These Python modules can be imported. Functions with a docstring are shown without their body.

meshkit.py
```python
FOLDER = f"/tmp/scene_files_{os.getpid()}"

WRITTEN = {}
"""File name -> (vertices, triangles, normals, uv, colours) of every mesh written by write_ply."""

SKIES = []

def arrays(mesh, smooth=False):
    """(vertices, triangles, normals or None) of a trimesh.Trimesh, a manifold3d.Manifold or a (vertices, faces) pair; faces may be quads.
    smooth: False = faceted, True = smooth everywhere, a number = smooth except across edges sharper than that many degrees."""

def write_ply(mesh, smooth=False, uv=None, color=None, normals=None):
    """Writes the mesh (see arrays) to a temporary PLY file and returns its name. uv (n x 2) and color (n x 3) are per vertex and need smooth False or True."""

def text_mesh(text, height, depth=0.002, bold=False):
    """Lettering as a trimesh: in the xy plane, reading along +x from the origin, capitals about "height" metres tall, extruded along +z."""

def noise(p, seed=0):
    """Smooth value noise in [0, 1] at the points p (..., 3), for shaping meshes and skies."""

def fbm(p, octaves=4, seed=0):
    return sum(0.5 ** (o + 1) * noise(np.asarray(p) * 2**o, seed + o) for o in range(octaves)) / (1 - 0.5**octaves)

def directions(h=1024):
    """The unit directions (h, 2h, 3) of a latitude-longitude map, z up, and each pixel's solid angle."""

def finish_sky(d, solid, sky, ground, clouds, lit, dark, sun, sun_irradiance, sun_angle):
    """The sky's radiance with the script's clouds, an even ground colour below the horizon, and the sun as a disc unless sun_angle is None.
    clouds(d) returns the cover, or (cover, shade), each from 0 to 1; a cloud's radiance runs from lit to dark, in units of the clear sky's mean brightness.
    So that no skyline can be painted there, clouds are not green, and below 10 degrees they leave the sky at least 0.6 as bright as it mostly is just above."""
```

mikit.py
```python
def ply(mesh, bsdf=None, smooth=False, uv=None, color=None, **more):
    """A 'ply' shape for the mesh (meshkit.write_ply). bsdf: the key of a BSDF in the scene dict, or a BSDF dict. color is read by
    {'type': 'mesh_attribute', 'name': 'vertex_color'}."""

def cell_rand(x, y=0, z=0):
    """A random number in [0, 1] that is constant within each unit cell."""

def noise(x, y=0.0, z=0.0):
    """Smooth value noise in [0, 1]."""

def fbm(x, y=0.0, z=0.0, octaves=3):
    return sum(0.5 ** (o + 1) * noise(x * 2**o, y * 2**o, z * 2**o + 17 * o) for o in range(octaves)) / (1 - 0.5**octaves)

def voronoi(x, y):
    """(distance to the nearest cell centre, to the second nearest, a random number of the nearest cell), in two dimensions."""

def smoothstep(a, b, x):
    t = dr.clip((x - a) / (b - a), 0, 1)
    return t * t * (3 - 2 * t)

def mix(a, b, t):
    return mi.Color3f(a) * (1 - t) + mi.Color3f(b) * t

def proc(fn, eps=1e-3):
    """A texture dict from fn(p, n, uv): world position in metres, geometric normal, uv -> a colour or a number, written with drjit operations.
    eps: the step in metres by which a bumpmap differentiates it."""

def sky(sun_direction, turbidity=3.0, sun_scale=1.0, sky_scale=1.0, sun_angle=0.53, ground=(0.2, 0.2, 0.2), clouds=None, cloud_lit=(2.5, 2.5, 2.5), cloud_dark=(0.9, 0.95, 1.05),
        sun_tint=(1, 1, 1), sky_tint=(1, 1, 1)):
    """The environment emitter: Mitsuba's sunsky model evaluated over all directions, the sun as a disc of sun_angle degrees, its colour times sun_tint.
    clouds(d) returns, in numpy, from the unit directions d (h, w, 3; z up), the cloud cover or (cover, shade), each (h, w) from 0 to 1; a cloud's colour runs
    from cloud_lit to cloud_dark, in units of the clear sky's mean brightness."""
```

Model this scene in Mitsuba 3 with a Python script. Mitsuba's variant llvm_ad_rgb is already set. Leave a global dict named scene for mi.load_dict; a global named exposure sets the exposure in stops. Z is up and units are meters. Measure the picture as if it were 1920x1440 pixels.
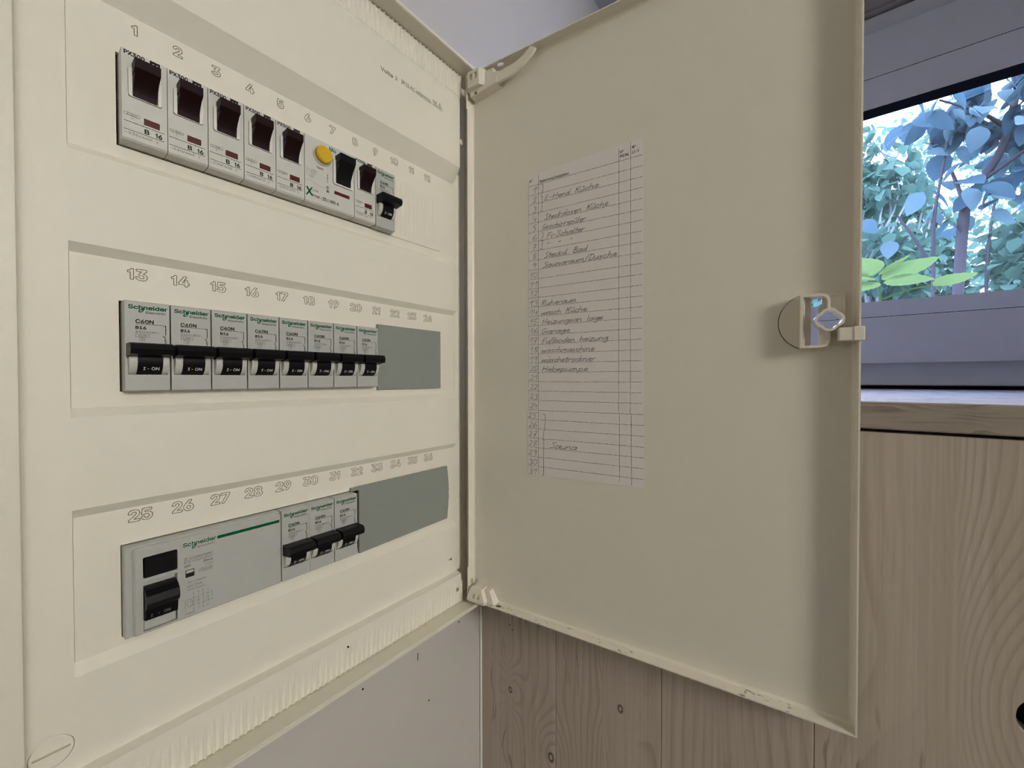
import math, random
import numpy as np, trimesh, manifold3d as m3
import drjit as dr, mitsuba as mi, mikit, meshkit
from shapely.geometry import Polygon, LineString, Point, box as sbox
from shapely import affinity, union_all
from mikit import noise, fbm, smoothstep, mix, cell_rand

T = mi.ScalarTransform4f
scene, labels = {'type': 'scene'}, {}
rng = np.random.default_rng(7)

# ------------------------------------------------------------------ camera, sky, lamps, exposure
R = np.array([[0.6101, -0.7923, -0.0014], [-0.0108, -0.0066, -0.9999], [0.7923, 0.6100, -0.0126]])
q_, r_ = np.linalg.qr(R.T)
R = (q_ * np.sign(np.diag(r_))).T
C = np.array([-0.0492, -0.2877, -0.1831])
M = np.eye(4)
M[:3, 0], M[:3, 1], M[:3, 2], M[:3, 3] = -R[0], -R[1], R[2], C
scene['camera'] = {'type': 'perspective', 'fov': math.degrees(2 * math.atan(960 / 758.04)), 'fov_axis': 'x', 'near_clip': 0.01, 'far_clip': 200.0, 'to_world': T(M.tolist())}
exposure = 0.0


def sky_clouds(d):
    n = meshkit.fbm(d * 2.3 + 5, 4, 3)
    return np.clip((n - 0.30) * 3.0, 0, 1) * 0.85


scene['sky'] = mikit.sky((-0.45, -0.35, 0.8), turbidity=3.5, sun_scale=0.0, sky_scale=112.0, clouds=sky_clouds, cloud_lit=(1.5, 1.6, 1.9), cloud_dark=(1.0, 1.1, 1.4), sky_tint=(0.27, 0.64, 1.52), ground=(0.10, 0.14, 0.10))
LAMP_POS, LAMP_R, LAMP_L = (-0.14, -1.62, 0.20), 0.17, (37.0, 35.8, 32.8)

# ------------------------------------------------------------------ helpers
def key_of(name):
    if name not in scene and name not in labels:
        return name
    k = 1
    while f'{name}_{k:03d}' in scene or f'{name}_{k:03d}' in labels:
        k += 1
    return f'{name}_{k:03d}'


def obj(name, mesh, bsdf, parent=None, smooth=False, label=None, cat=None, group=None, kind=None, **more):
    key = key_of(f'{parent}__{name}' if parent else name)
    shape = dict(mesh) if isinstance(mesh, dict) else mikit.ply(mesh, bsdf, smooth)
    shape.update(more)
    scene[key] = shape
    tag(key, label, cat, group, kind)
    return key


def tag(key, label=None, cat=None, group=None, kind=None):
    e = {k: v for k, v in (('label', label), ('category', cat), ('group', group), ('kind', kind)) if v}
    if e:
        labels[key] = e


def thing(name, label, cat, group=None, kind=None):
    key = name
    k = 0
    while key in labels or key in scene:
        k += 1
        key = f'{name}_{k:03d}'
    tag(key, label, cat, group, kind)
    return key


def cat_(*ms):
    return trimesh.util.concatenate([tm(m) for m in ms])


def tm(m):
    if isinstance(m, m3.Manifold):
        a = m.to_mesh()
        return trimesh.Trimesh(a.vert_properties[:, :3], a.tri_verts, process=False)
    return m


def mf(m):
    if isinstance(m, m3.Manifold):
        return m
    m = m.copy()
    m.merge_vertices()
    return m3.Manifold(m3.Mesh(np.asarray(m.vertices, np.float32), np.asarray(m.faces, np.uint32)))


def box(x0, x1, y0, y1, z0, z1):
    m = trimesh.creation.box((x1 - x0, y1 - y0, z1 - z0))
    m.apply_translation(((x0 + x1) / 2, (y0 + y1) / 2, (z0 + z1) / 2))
    return m


def cbox(x0, x1, y0, y1, z0, z1, c=0.0006):
    """a box with chamfered edges"""
    p = []
    for x, sx in ((x0, 1), (x1, -1)):
        for y, sy in ((y0, 1), (y1, -1)):
            for z, sz in ((z0, 1), (z1, -1)):
                p += [(x + c * sx, y + c * sy, z), (x + c * sx, y, z + c * sz), (x, y + c * sy, z + c * sz)]
    return trimesh.convex.convex_hull(np.array(p))


def rbox(x0, x1, y0, y1, z0, z1, r, seg=12):
    """a box with rounded edges"""
    s = m3.Manifold.sphere(r, seg)
    return m3.Manifold.batch_hull([s.translate((x, y, z)) for x in (x0 + r, x1 - r) for y in (y0 + r, y1 - r) for z in (z0 + r, z1 - r)])


def extr(poly, h):
    gs = [g for g in getattr(poly, 'geoms', [poly]) if g.geom_type == 'Polygon' and g.area > 1e-13]
    return trimesh.util.concatenate([trimesh.creation.extrude_polygon(g, h, engine='earcut') for g in gs])


def lin(m, rows):
    A = np.eye(4)
    A[:3, :4] = rows
    m.apply_transform(A)
    return m


def front(poly, yb, yf):
    """polygon in (x, z), solid from y = yb forward to y = yf (yf < yb)"""
    return lin(extr(poly, yb - yf), [[1, 0, 0, 0], [0, 0, -1, yb], [0, 1, 0, 0]])


def prof_x(pts, x0, x1):
    """profile in (y, z) swept along x"""
    return lin(extr(Polygon(pts).buffer(0), x1 - x0), [[0, 0, 1, x0], [1, 0, 0, 0], [0, 1, 0, 0]])


def prof_y(pts, y0, y1):
    """profile in (x, z) swept along y"""
    return front(Polygon(pts).buffer(0), y1, y0)


def rpoly(x0, x1, z0, z1, r=0.0):
    if r <= 0:
        return sbox(x0, z0, x1, z1)
    return sbox(x0 + r, z0 + r, x1 - r, z1 - r).buffer(r, quad_segs=4)


def cyl_y(x, z, r, yb, yf, n=40, bevel=0.0):
    """a disc or button whose axis is y, facing -y"""
    prof = [(0, 0), (r, 0), (r, yb - yf - bevel), (r - bevel, yb - yf), (0, yb - yf)] if bevel else [(0, 0), (r, 0), (r, yb - yf), (0, yb - yf)]
    m = trimesh.creation.revolve(np.array(prof), sections=n)
    return lin(m, [[1, 0, 0, x], [0, 0, -1, yb], [0, 1, 0, z]])


def cyl_x(y, z, r, x0, x1, n=40):
    m = trimesh.creation.cylinder(r, x1 - x0, sections=n)
    return lin(m, [[0, 0, 1, (x0 + x1) / 2], [1, 0, 0, y], [0, 1, 0, z]])


_glyphs = {}


def text_poly(s, cap, bold=False):
    """lettering as flat polygons, reading along +x from 0, capitals cap tall"""
    k = (s, bold)
    if k not in _glyphs:
        m = meshkit.text_mesh(s, 1.0, 0.01, bold)
        f = m.faces[np.abs(m.triangles[:, :, 2]).max(1) < 1e-6]
        _glyphs[k] = union_all([Polygon(t) for t in m.vertices[f][:, :, :2]]).buffer(0.002).simplify(0.012)
    return affinity.scale(_glyphs[k], cap, cap, origin=(0, 0))


def text_at(s, x0, z0, cap, x1=None, bold=False, centre=False):
    p = text_poly(s, cap, bold)
    a, _, b, _ = p.bounds
    p = affinity.translate(p, -a, 0)
    if x1 is not None:
        p = affinity.scale(p, (x1 - x0) / (b - a), 1, origin=(0, 0))
        b = a + (x1 - x0)
    return affinity.translate(p, x0 - (b - a) / 2 if centre else x0, z0)


def number(s, x0, z0, cap, centre=False, bold=True):
    """digits in a plain grotesque whose 1 has no foot"""
    x, out = 0.0, []
    for ch in s:
        if ch == '1':
            p = Polygon([(.20, 0), (.36, 0), (.36, 1), (.25, 1), (.20, .86), (.02, .78), (.02, .66), (.20, .70)]).buffer(0.01)
            p, adv = affinity.scale(p, cap, cap, origin=(0, 0)), 0.52 * cap
        else:
            p = text_poly(ch, cap, bold)
            a, _, b, _ = p.bounds
            p, adv = affinity.translate(p, -a + 0.03 * cap, 0), b - a + 0.12 * cap
        out.append(affinity.translate(p, x, 0))
        x += adv
    p = union_all(out)
    a, _, b, _ = p.bounds
    return affinity.translate(p, x0 - a - (b - a) / 2 if centre else x0 - a, z0)


def ink(polys, y, t=0.00007, grow=0.0):
    """flat printing on the plane y"""
    return front(union_all([p for p in polys]).buffer(grow), y, y - t)


def line_(pts, w):
    return LineString(pts).buffer(w / 2, cap_style='flat', join_style='mitre', quad_segs=2)


def sheen_plastic(rgb, rough=0.4, spec=0.5, **kw):
    return {'type': 'twosided', 'b': {'type': 'principled', 'base_color': {'type': 'rgb', 'value': list(rgb)}, 'roughness': rough, 'specular': spec, **kw}}


def diffuse(rgb):
    return {'type': 'twosided', 'b': {'type': 'diffuse', 'reflectance': {'type': 'rgb', 'value': list(rgb)}}}


# ------------------------------------------------------------------ materials
scene['cream_plastic'] = sheen_plastic((0.70, 0.67, 0.59), 0.5, 0.35)
scene['cream_paint'] = sheen_plastic((0.66, 0.625, 0.54), 0.45, 0.4, clearcoat=0.5, clearcoat_gloss=0.96)
scene['cream_rim'] = sheen_plastic((0.66, 0.63, 0.54), 0.45, 0.4)
scene['cream_hardware'] = sheen_plastic((0.68, 0.64, 0.555), 0.4, 0.4)
scene['grey_plastic'] = sheen_plastic((0.395, 0.405, 0.385), 0.45, 0.4)
scene['pale_plastic'] = sheen_plastic((0.545, 0.545, 0.51), 0.42, 0.4)
scene['white_plastic'] = sheen_plastic((0.68, 0.68, 0.65), 0.42, 0.4)
scene['blank_grey'] = sheen_plastic((0.225, 0.245, 0.225), 0.55, 0.35)
scene['black_plastic'] = sheen_plastic((0.0035, 0.0035, 0.0045), 0.42, 0.16)
scene['rocker_brown'] = sheen_plastic((0.011, 0.0025, 0.0025), 0.45, 0.15)
scene['red_plastic'] = sheen_plastic((0.085, 0.010, 0.008), 0.4, 0.3)
scene['yellow_plastic'] = sheen_plastic((0.62, 0.40, 0.015), 0.4, 0.4)
scene['dark_void'] = diffuse((0.012, 0.011, 0.010))
scene['ink_black'] = diffuse((0.022, 0.022, 0.022))
scene['ink_grey'] = diffuse((0.13, 0.13, 0.125))
scene['ink_green'] = diffuse((0.006, 0.085, 0.035))
scene['ink_white'] = diffuse((0.55, 0.55, 0.54))
scene['numeral_ink'] = diffuse((0.17, 0.145, 0.115))
scene['pen_ink'] = diffuse((0.035, 0.035, 0.06))
scene['paper'] = diffuse((0.70, 0.665, 0.64))
scene['metal'] = {'type': 'roughconductor', 'material': 'Cr', 'alpha': 0.25}
scene['brass'] = sheen_plastic((0.30, 0.24, 0.15), 0.4, 0.5)
scene['white_wall'] = diffuse((0.50, 0.475, 0.455))
scene['opal'] = diffuse((0.7, 0.7, 0.7))
scene['room_wall'] = diffuse((0.45, 0.44, 0.42))
scene['room_floor'] = diffuse((0.22, 0.20, 0.18))
scene['upvc'] = sheen_plastic((0.66, 0.68, 0.72), 0.4, 0.45)
scene['rubber_and_shadow'] = diffuse((0.005, 0.005, 0.005))
scene['rubber'] = sheen_plastic((0.012, 0.013, 0.014), 0.5, 0.3)
scene['glass'] = {'type': 'thindielectric', 'int_ior': 1.5}
scene['sealant'] = sheen_plastic((0.68, 0.68, 0.66), 0.5, 0.4)
scene['ground_gravel'] = diffuse((0.34, 0.34, 0.34))
scene['bark'] = diffuse((0.055, 0.05, 0.048))

PLANK_W, PLANK_O = 0.0977, 0.00865          # seams lie at y = 0.0088 - 0.0977 k
KNOTS = [(-0.0345, -0.5031, 0.004), (-0.1528, -0.4637, 0.0045), (-0.0835, -0.5454, 0.006), (-0.3775, -0.3585, 0.013)]


def wood_colour(p, n, uv):
    y, z = p.y, p.z
    k = dr.floor((PLANK_O - y) / PLANK_W)
    rnd = cell_rand(k, 3, 1)
    cy = PLANK_O - (k + 0.35 + 0.3 * rnd) * PLANK_W
    yy = y + 0.006 * (fbm(y * 9 + k * 7, z * 3.0, k) - 0.5)
    g = dr.sqrt(dr.abs(yy - cy) + 0.002) * (32 + 16 * rnd) + (z + 0.5) * (5 + 4 * rnd) + 4.0 * fbm(y * 14, z * 2.4, k * 3.1)
    knot = mi.Float(0)
    for ky, kz, r in KNOTS:
        d2 = dr.square((y - ky) / r) + dr.square((z - kz) / (1.5 * r))
        g += 9.0 * dr.exp(-d2 / 16) * (1.0 if r > 0.01 else 0.5)
        knot = dr.maximum(knot, smoothstep(1.0, 0.55, dr.sqrt(d2) * 1.4) * smoothstep(0.25, 0.5, dr.sqrt(d2) * 1.4) * (0.9 if r < 0.01 else 0.0))
    f = g - dr.floor(g)
    ring = smoothstep(0.45, 0.93, f) * smoothstep(1.0, 0.95, f)
    fibre = fbm(y * 900, z * 14, k)
    streak = fbm(y * 160, z * 3.5, k + 4)
    base = mix((0.410, 0.345, 0.280), (0.460, 0.405, 0.350), streak)
    base = mix(base, (0.425, 0.335, 0.260), 0.6 * smoothstep(0.4, 0.9, cell_rand(k, 8, 2)))
    c = mix(base, (0.265, 0.212, 0.172), ring * (0.06 + 0.42 * smoothstep(0.35, 0.8, noise(y * 45, z * 6, 2))))
    c = c * (0.90 + 0.2 * fibre)
    fleck = smoothstep(0.66, 0.80, fbm(y * 300 + 3 * noise(z * 30, y * 40), z * 26, k * 2.0)) * smoothstep(0.45, 0.8, noise(y * 24, z * 14, 3))
    c = mix(c, (0.15, 0.115, 0.09), fleck * 0.55)
    return mix(c, (0.075, 0.05, 0.038), knot)


def board_colour(p, n, uv):
    x, y, z = p.x, p.y, p.z
    g = z * 300 + 5.0 * fbm(y * 26, z * 110, x * 60) + x * 60
    f = g - dr.floor(g)
    c = mix((0.31, 0.268, 0.222), (0.20, 0.17, 0.14), smoothstep(0.4, 0.95, f) * smoothstep(0.25, 0.7, noise(y * 60, z * 260, x * 50)))
    lamella = cell_rand(dr.floor(y / 0.043 + 0.2), 1, 4)
    c = c * (0.86 + 0.22 * lamella) * (0.9 + 0.2 * fbm(y * 90, z * 500, x * 300))
    return mix(c, (0.16, 0.12, 0.085), smoothstep(0.78, 0.9, noise(y * 70, z * 420, x * 50)) * 0.7)


def soffit_colour(p, n, uv):
    s = fbm(p.y * 12, p.z * 160, 2.0)
    return mix((0.33, 0.30, 0.27), (0.22, 0.19, 0.165), smoothstep(0.35, 0.75, s))


def lip_colour(p, n, uv):
    d = smoothstep(0.64, 0.82, fbm(p.y * 420, p.x * 420, 3.0, octaves=4)) * smoothstep(0.40, 0.62, noise(p.y * 38, p.x * 50, 9.0))
    return mix((0.66, 0.625, 0.54), (0.17, 0.16, 0.13), d * 0.85)


def twos(fn, **kw):
    return {'type': 'twosided', 'b': {'type': 'principled', 'base_color': mikit.proc(fn), 'roughness': 0.55, 'specular': 0.3, **kw}}


scene['plank_wood'] = twos(wood_colour)
scene['board_wood'] = twos(board_colour, roughness=0.33, specular=0.4)
scene['soffit_wood'] = twos(soffit_colour)


def leaf_bsdf(rgb, trans):
    return {'type': 'principledthin', 'base_color': {'type': 'rgb', 'value': list(rgb)}, 'roughness': 0.5, 'diff_trans': trans, 'spec_trans': 0.0}


scene['leaf_near'] = leaf_bsdf((0.085, 0.13, 0.125), 0.9)
scene['leaf_near_dark'] = leaf_bsdf((0.05, 0.085, 0.09), 0.7)
scene['leaf_mid'] = leaf_bsdf((0.075, 0.135, 0.09), 1.0)
scene['leaf_far'] = leaf_bsdf((0.085, 0.15, 0.10), 1.1)
scene['leaf_lime'] = leaf_bsdf((0.12, 0.18, 0.055), 1.1)

# ------------------------------------------------------------------ the room
YW, XW = 0.006, 0.2762           # the wall behind the cabinet; the face of the planked wall
ZS = -0.1970                     # top of the sill
FZ, CZ, LX, FY, OX = -1.62, 0.86, -2.05, -2.15, 0.76
obj('wall_back', box(LX, OX, YW, YW + 0.2, FZ, CZ), 'white_wall', kind='structure', label='white plastered wall behind the cabinet')
obj('wall_left', box(LX - 0.1, LX, FY, YW + 0.2, FZ, CZ), 'room_wall', kind='structure')
obj('wall_front', box(LX, OX, FY - 0.1, FY, FZ, CZ), 'room_wall', kind='structure')
obj('ceiling', box(LX - 0.1, OX, FY - 0.1, YW + 0.2, CZ, CZ + 0.1), 'room_wall', kind='structure')
obj('floor', box(LX - 0.1, OX, FY - 0.1, YW + 0.2, FZ - 0.1, FZ), 'room_floor', kind='structure')
WY1 = -0.66                       # far side of the window recess
wr = obj('wall_right', cat_(box(XW + 0.014, OX, WY1, YW, FZ, ZS - 0.030), box(XW, OX, FY, WY1, FZ, CZ), box(XW, OX, WY1, YW, 0.42, CZ)), 'room_wall', kind='structure',
         label='wall with whitewashed pine planks under a deep window recess')
for k in range(11):
    y1, y0 = min(PLANK_O - k * PLANK_W, YW) - 0.00015, PLANK_O - (k + 1) * PLANK_W + 0.00015
    pl = cbox(XW, XW + 0.013, y0, y1, FZ, ZS - 0.0183, 0.0004)
    if k == 3:   # a knot has fallen out of this plank
        hole = trimesh.creation.cylinder(1.0, 0.2, sections=40)
        hole.apply_scale((0.0098, 0.0115, 1))
        lin(hole, [[0, 0, 1, XW], [1, 0, 0, -0.3782], [0, 1, 0, -0.3586]])
        pl = mf(pl) - mf(hole)
    obj('plank', pl, 'plank_wood', wr)
obj('knot_hole', cyl_x(-0.3782, -0.3586, 0.0125, XW + 0.0131, XW + 0.0138), 'dark_void', wr, label='dark hole of a fallen knot')
obj('trim_1', cbox(XW - 0.0028, XW - 0.0001, YW - 0.0024, YW, FZ, ZS - 0.018, 0.0008), 'sealant', kind='structure')

w1 = thing('window_1', 'white window in the deep recess with foliage outside', None, kind='structure')
obj('sill', cbox(XW - 0.002, 0.755, WY1, YW, ZS - 0.0164, ZS, 0.0007), 'board_wood', w1, label='laminated pine sill board')
obj('head_board', cbox(0.672, 0.75, WY1, YW, 0.3022, 0.4205, 0.0006), 'soffit_wood', w1, label='grey wooden board above the frame')


def ring_x(y0, y1, z0, z1, iy0, iy1, iz0, iz1, xf, xb, bev=0.0):
    m = mf(cbox(xf, xb, y0, y1, z0, z1, 0.0012)) - mf(box(xf - 0.01, xb + 0.01, iy0, iy1, iz0, iz1))
    return m


WL, WR = -0.001, -0.65            # outer frame
obj('outer_frame', ring_x(WR, WL, -0.1925, 0.3012, -0.575, -0.060, -0.128, 0.235, 0.680, 0.75), 'upvc', w1)
obj('shadow_gap_strip', box(0.685, 0.745, WR, WL, ZS + 0.00005, -0.1926), 'rubber_and_shadow', w1, label='black strip painted as the shadow gap under the frame')  # black strip fills the gap above the sill, its shadow painted in
# sash: flat face, then a bevel down to the glass
sash_o, sash_f, sash_g = (-0.605, -0.028, -0.1630, 0.2697), (-0.543, -0.090, -0.1028, 0.2115), (-0.5215, -0.1115, -0.0806, 0.1763)


def quadring(a, b, xa, xb):
    """the band between two rectangles (y0, y1, z0, z1) at depths xa, xb"""
    v = []
    for r, x in ((a, xa), (b, xb)):
        y0, y1, z0, z1 = r
        v += [(x, y0, z0), (x, y1, z0), (x, y1, z1), (x, y0, z1)]
    f = []
    for i in range(4):
        j = (i + 1) % 4
        f += [(i, j, 4 + j), (i, 4 + j, 4 + i)]
    return trimesh.Trimesh(v, f, process=False)


obj('sash', cat_(quadring(sash_o, sash_f, 0.665, 0.665), quadring(sash_o, sash_o, 0.665, 0.680), quadring(sash_f, sash_g, 0.6652, 0.6750), quadring(sash_f, sash_f, 0.665, 0.6652)), 'upvc', w1)
obj('gasket', cat_(quadring(sash_g, sash_g, 0.6750, 0.7015), quadring(tuple(a + d for a, d in zip(sash_g, (-.03, .03, -.03, .03))), sash_g, 0.7016, 0.7016)), 'rubber_and_shadow', w1)
obj('bead_joint', quadring(sash_f, tuple(a + d for a, d in zip(sash_f, (.0006, -.0006, .0006, -.0006))), 0.6649, 0.6649), 'rubber_and_shadow', w1)
obj('pane', trimesh.Trimesh([(0.700, sash_g[0], sash_g[2]), (0.700, sash_g[1], sash_g[2]), (0.700, sash_g[1], sash_g[3]), (0.700, sash_g[0], sash_g[3])], [(0, 1, 2), (0, 2, 3)], process=False), 'glass', w1)

# ------------------------------------------------------------------ the cabinet
cab = thing('distribution_board', 'cream electrical distribution board with its door open, on the white wall', 'electrical panel')
IZ0, IZ1, IX0, IX1, YF = -0.3996, 0.1079, -0.0414, 0.2470, -0.0249    # inside of the frame, its front
ring = rpoly(IX0 - 0.0080, IX1 + 0.0036, IZ0 - 0.0034, IZ1 + 0.0034, 0.0015)
inn = rpoly(IX0, IX1, IZ0, IZ1, 0.0005)
fr = mf(front(ring.difference(inn), YW + 0.001, YF + 0.0007)) + mf(front(ring.buffer(-0.0006).difference(inn.buffer(0.0004)), YF + 0.0010, YF))
obj('frame', fr, 'cream_rim', cab)
obj('housing', front(rpoly(IX0 + 0.0003, IX1 - 0.0003, IZ0 + 0.0003, IZ1 - 0.0003), 0.0056, 0.0042), 'dark_void', cab, label='dark inside of the housing')

YT, YM = -0.0095, -0.0035
P = [(YT, IZ1 - 0.0006), (YT, 0.0200), (0, 0.0065), (0, -0.0692), (YM, -0.0730), (YM, -0.1170), (0, -0.1213), (0, -0.1970), (YM, -0.2013), (YM, -0.2459), (0, -0.2503),
     (0, -0.3210), (YM, -0.3265), (YM, -0.3713), (YT, -0.3724), (YT, IZ0 + 0.0006)]
mid = Polygon(P + [(0.0028, IZ0 + 0.0006), (0.0028, IZ1 - 0.0006)])
XL, XR = -0.0250, 0.2305
cover = mf(prof_x(mid.exterior.coords[:-1], XL, XR))
left = [(YT, IZ1 - 0.0006), (YT, 0.0200), (YM, 0.0115), (YM, -0.3713), (YT, -0.3724), (YT, IZ0 + 0.0006), (0.0028, IZ0 + 0.0006), (0.0028, IZ1 - 0.0006)]
cover = cover + mf(prof_x(left, IX0 + 0.0003, XL))
edge = m3.Manifold.batch_hull([mf(cyl) for cyl in (lin(trimesh.creation.cylinder(0.0039, 0.387, sections=24), [[1, 0, 0, 0.2342], [0, 1, 0, YM + 0.0039], [0, 0, 1, -0.177]]), box(XR - 0.002, 0.2358, YM + 0.0039, 0.0028, -0.370, 0.016))])
cover = cover + edge + mf(box(0.230, IX1 - 0.0003, 0.0002, 0.0028, IZ0 + 0.0006, IZ1 - 0.0006))
ROWS = [(-0.0074, 0.1583, -0.0628, -0.0155), (-0.0074, 0.2125, -0.1894, -0.1424), (-0.0080, 0.2208, -0.3168, -0.2690)]
for x0, x1, z0, z1 in ROWS:
    cover = cover - mf(box(x0, x1, -0.02, 0.01, z0, z1))
for zt, zb in ((0.0060, -0.0690), (-0.1215, -0.1968), (-0.2505, -0.3208)):
    cover = cover - mf(box(XL, XL + 0.00045, -0.0004, 0.0012, zb, zt)) - mf(box(XR - 0.00045, XR, -0.0004, 0.0012, zb, zt))
disc_c = (-0.0327, -0.3574)
cover = cover - mf(cyl_y(*disc_c, 0.0074, 0.0008, -0.02, 48))
cv = obj('cover', cover, 'cream_plastic', cab)


def flutes(z_edge, z_in, x0, x1, pitch=0.00405, amp=0.0015):
    nx, nz = int((x1 - x0) / pitch * 10), 10
    xs, ts = np.linspace(x0, x1, nx), np.linspace(0, 1, nz)
    X, S = np.meshgrid(xs, ts, indexing='ij')
    wave = np.maximum(0, np.cos(2 * np.pi * X / pitch)) ** 1.0
    fade = (1 - S) ** 0.7
    Y = YT - 0.00012 - amp * wave * fade
    Z = z_edge + (z_in - z_edge) * S
    v = np.stack([X, Y, Z], -1).reshape(-1, 3)
    i, j = np.meshgrid(np.arange(nx - 1), np.arange(nz - 1), indexing='ij')
    q = np.stack([i * nz + j, (i + 1) * nz + j, (i + 1) * nz + j + 1, i * nz + j + 1], -1).reshape(-1, 4)
    f = np.vstack([q[:, [0, 1, 2]], q[:, [0, 2, 3]]])
    # end cap at the edge
    e = v.reshape(nx, nz, 3)[:, 0]
    b = e.copy()
    b[:, 1] = YT
    o = len(v)
    v = np.vstack([v, e, b])
    k = np.arange(nx - 1)
    f = np.vstack([f, np.stack([o + k, o + nx + k, o + k + 1], -1), np.stack([o + k + 1, o + nx + k, o + nx + k + 1], -1)])
    m = trimesh.Trimesh(v, f, process=False)
    return m


obj('flute_band', flutes(IZ1 - 0.0008, 0.0870, IX0 + 0.004, 0.2322), 'cream_plastic', cv, 25, label='band of moulded vertical flutes along the top edge')
obj('flute_band', flutes(IZ0 + 0.0008, -0.3790, IX0 + 0.004, 0.2322), 'cream_plastic', cv, 25, label='band of moulded vertical flutes along the bottom edge')
for r, (zc, cap) in enumerate(((0.0002, 0.0050), (-0.1277, 0.0053), (-0.2551, 0.0056))):
    for i in range(12):
        n = 12 * r + i + 1
        g = number(str(n), 0.0180 * i, zc - cap / 2, cap, True).buffer(0.00012)
        g = affinity.scale(g, 1.12, 1.0, origin=(0.018 * i, zc))
        obj('numeral', ink([g.buffer(0.00016).difference(g.buffer(-0.00020))], 0.0), 'numeral_ink', cv, label=f'outlined number {n}')
tx = [text_at('Volta 2', 0.1405, 0.0578, 0.0031, 0.1560), text_at('IP30 AC 400V/63A', 0.1600, 0.0585, 0.0032, 0.1915)]
sq = rpoly(0.1938, 0.1980, 0.0590, 0.0634)
tx += [sq.difference(sq.buffer(-0.0003)), sq.buffer(-0.0011).difference(sq.buffer(-0.0014))]
tri = Polygon([(0.1990, 0.0592), (0.2046, 0.0592), (0.2018, 0.0642)]).buffer(0.0003)
tx += [tri.difference(tri.buffer(-0.0003)), text_at('A', 0.2006, 0.0599, 0.0022, 0.2030)]
tx = [affinity.scale(p, 1.01274, 1.01274, origin=(C[0], C[2])) for p in tx]
obj('rating_text', ink(tx, YT), 'ink_black', cv)
lock = mf(cyl_y(*disc_c, 0.00725, 0.0007, YM - 0.0001, 48, 0.0003)) - mf(cbox(disc_c[0] - 0.0061, disc_c[0] + 0.0061, YM - 0.002, YM + 0.0018, disc_c[1] - 0.0007, disc_c[1] + 0.0007, 0.0001))
obj('slotted_screw', lock, 'cream_plastic', cv, 30, label='large slotted cover screw')
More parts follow.
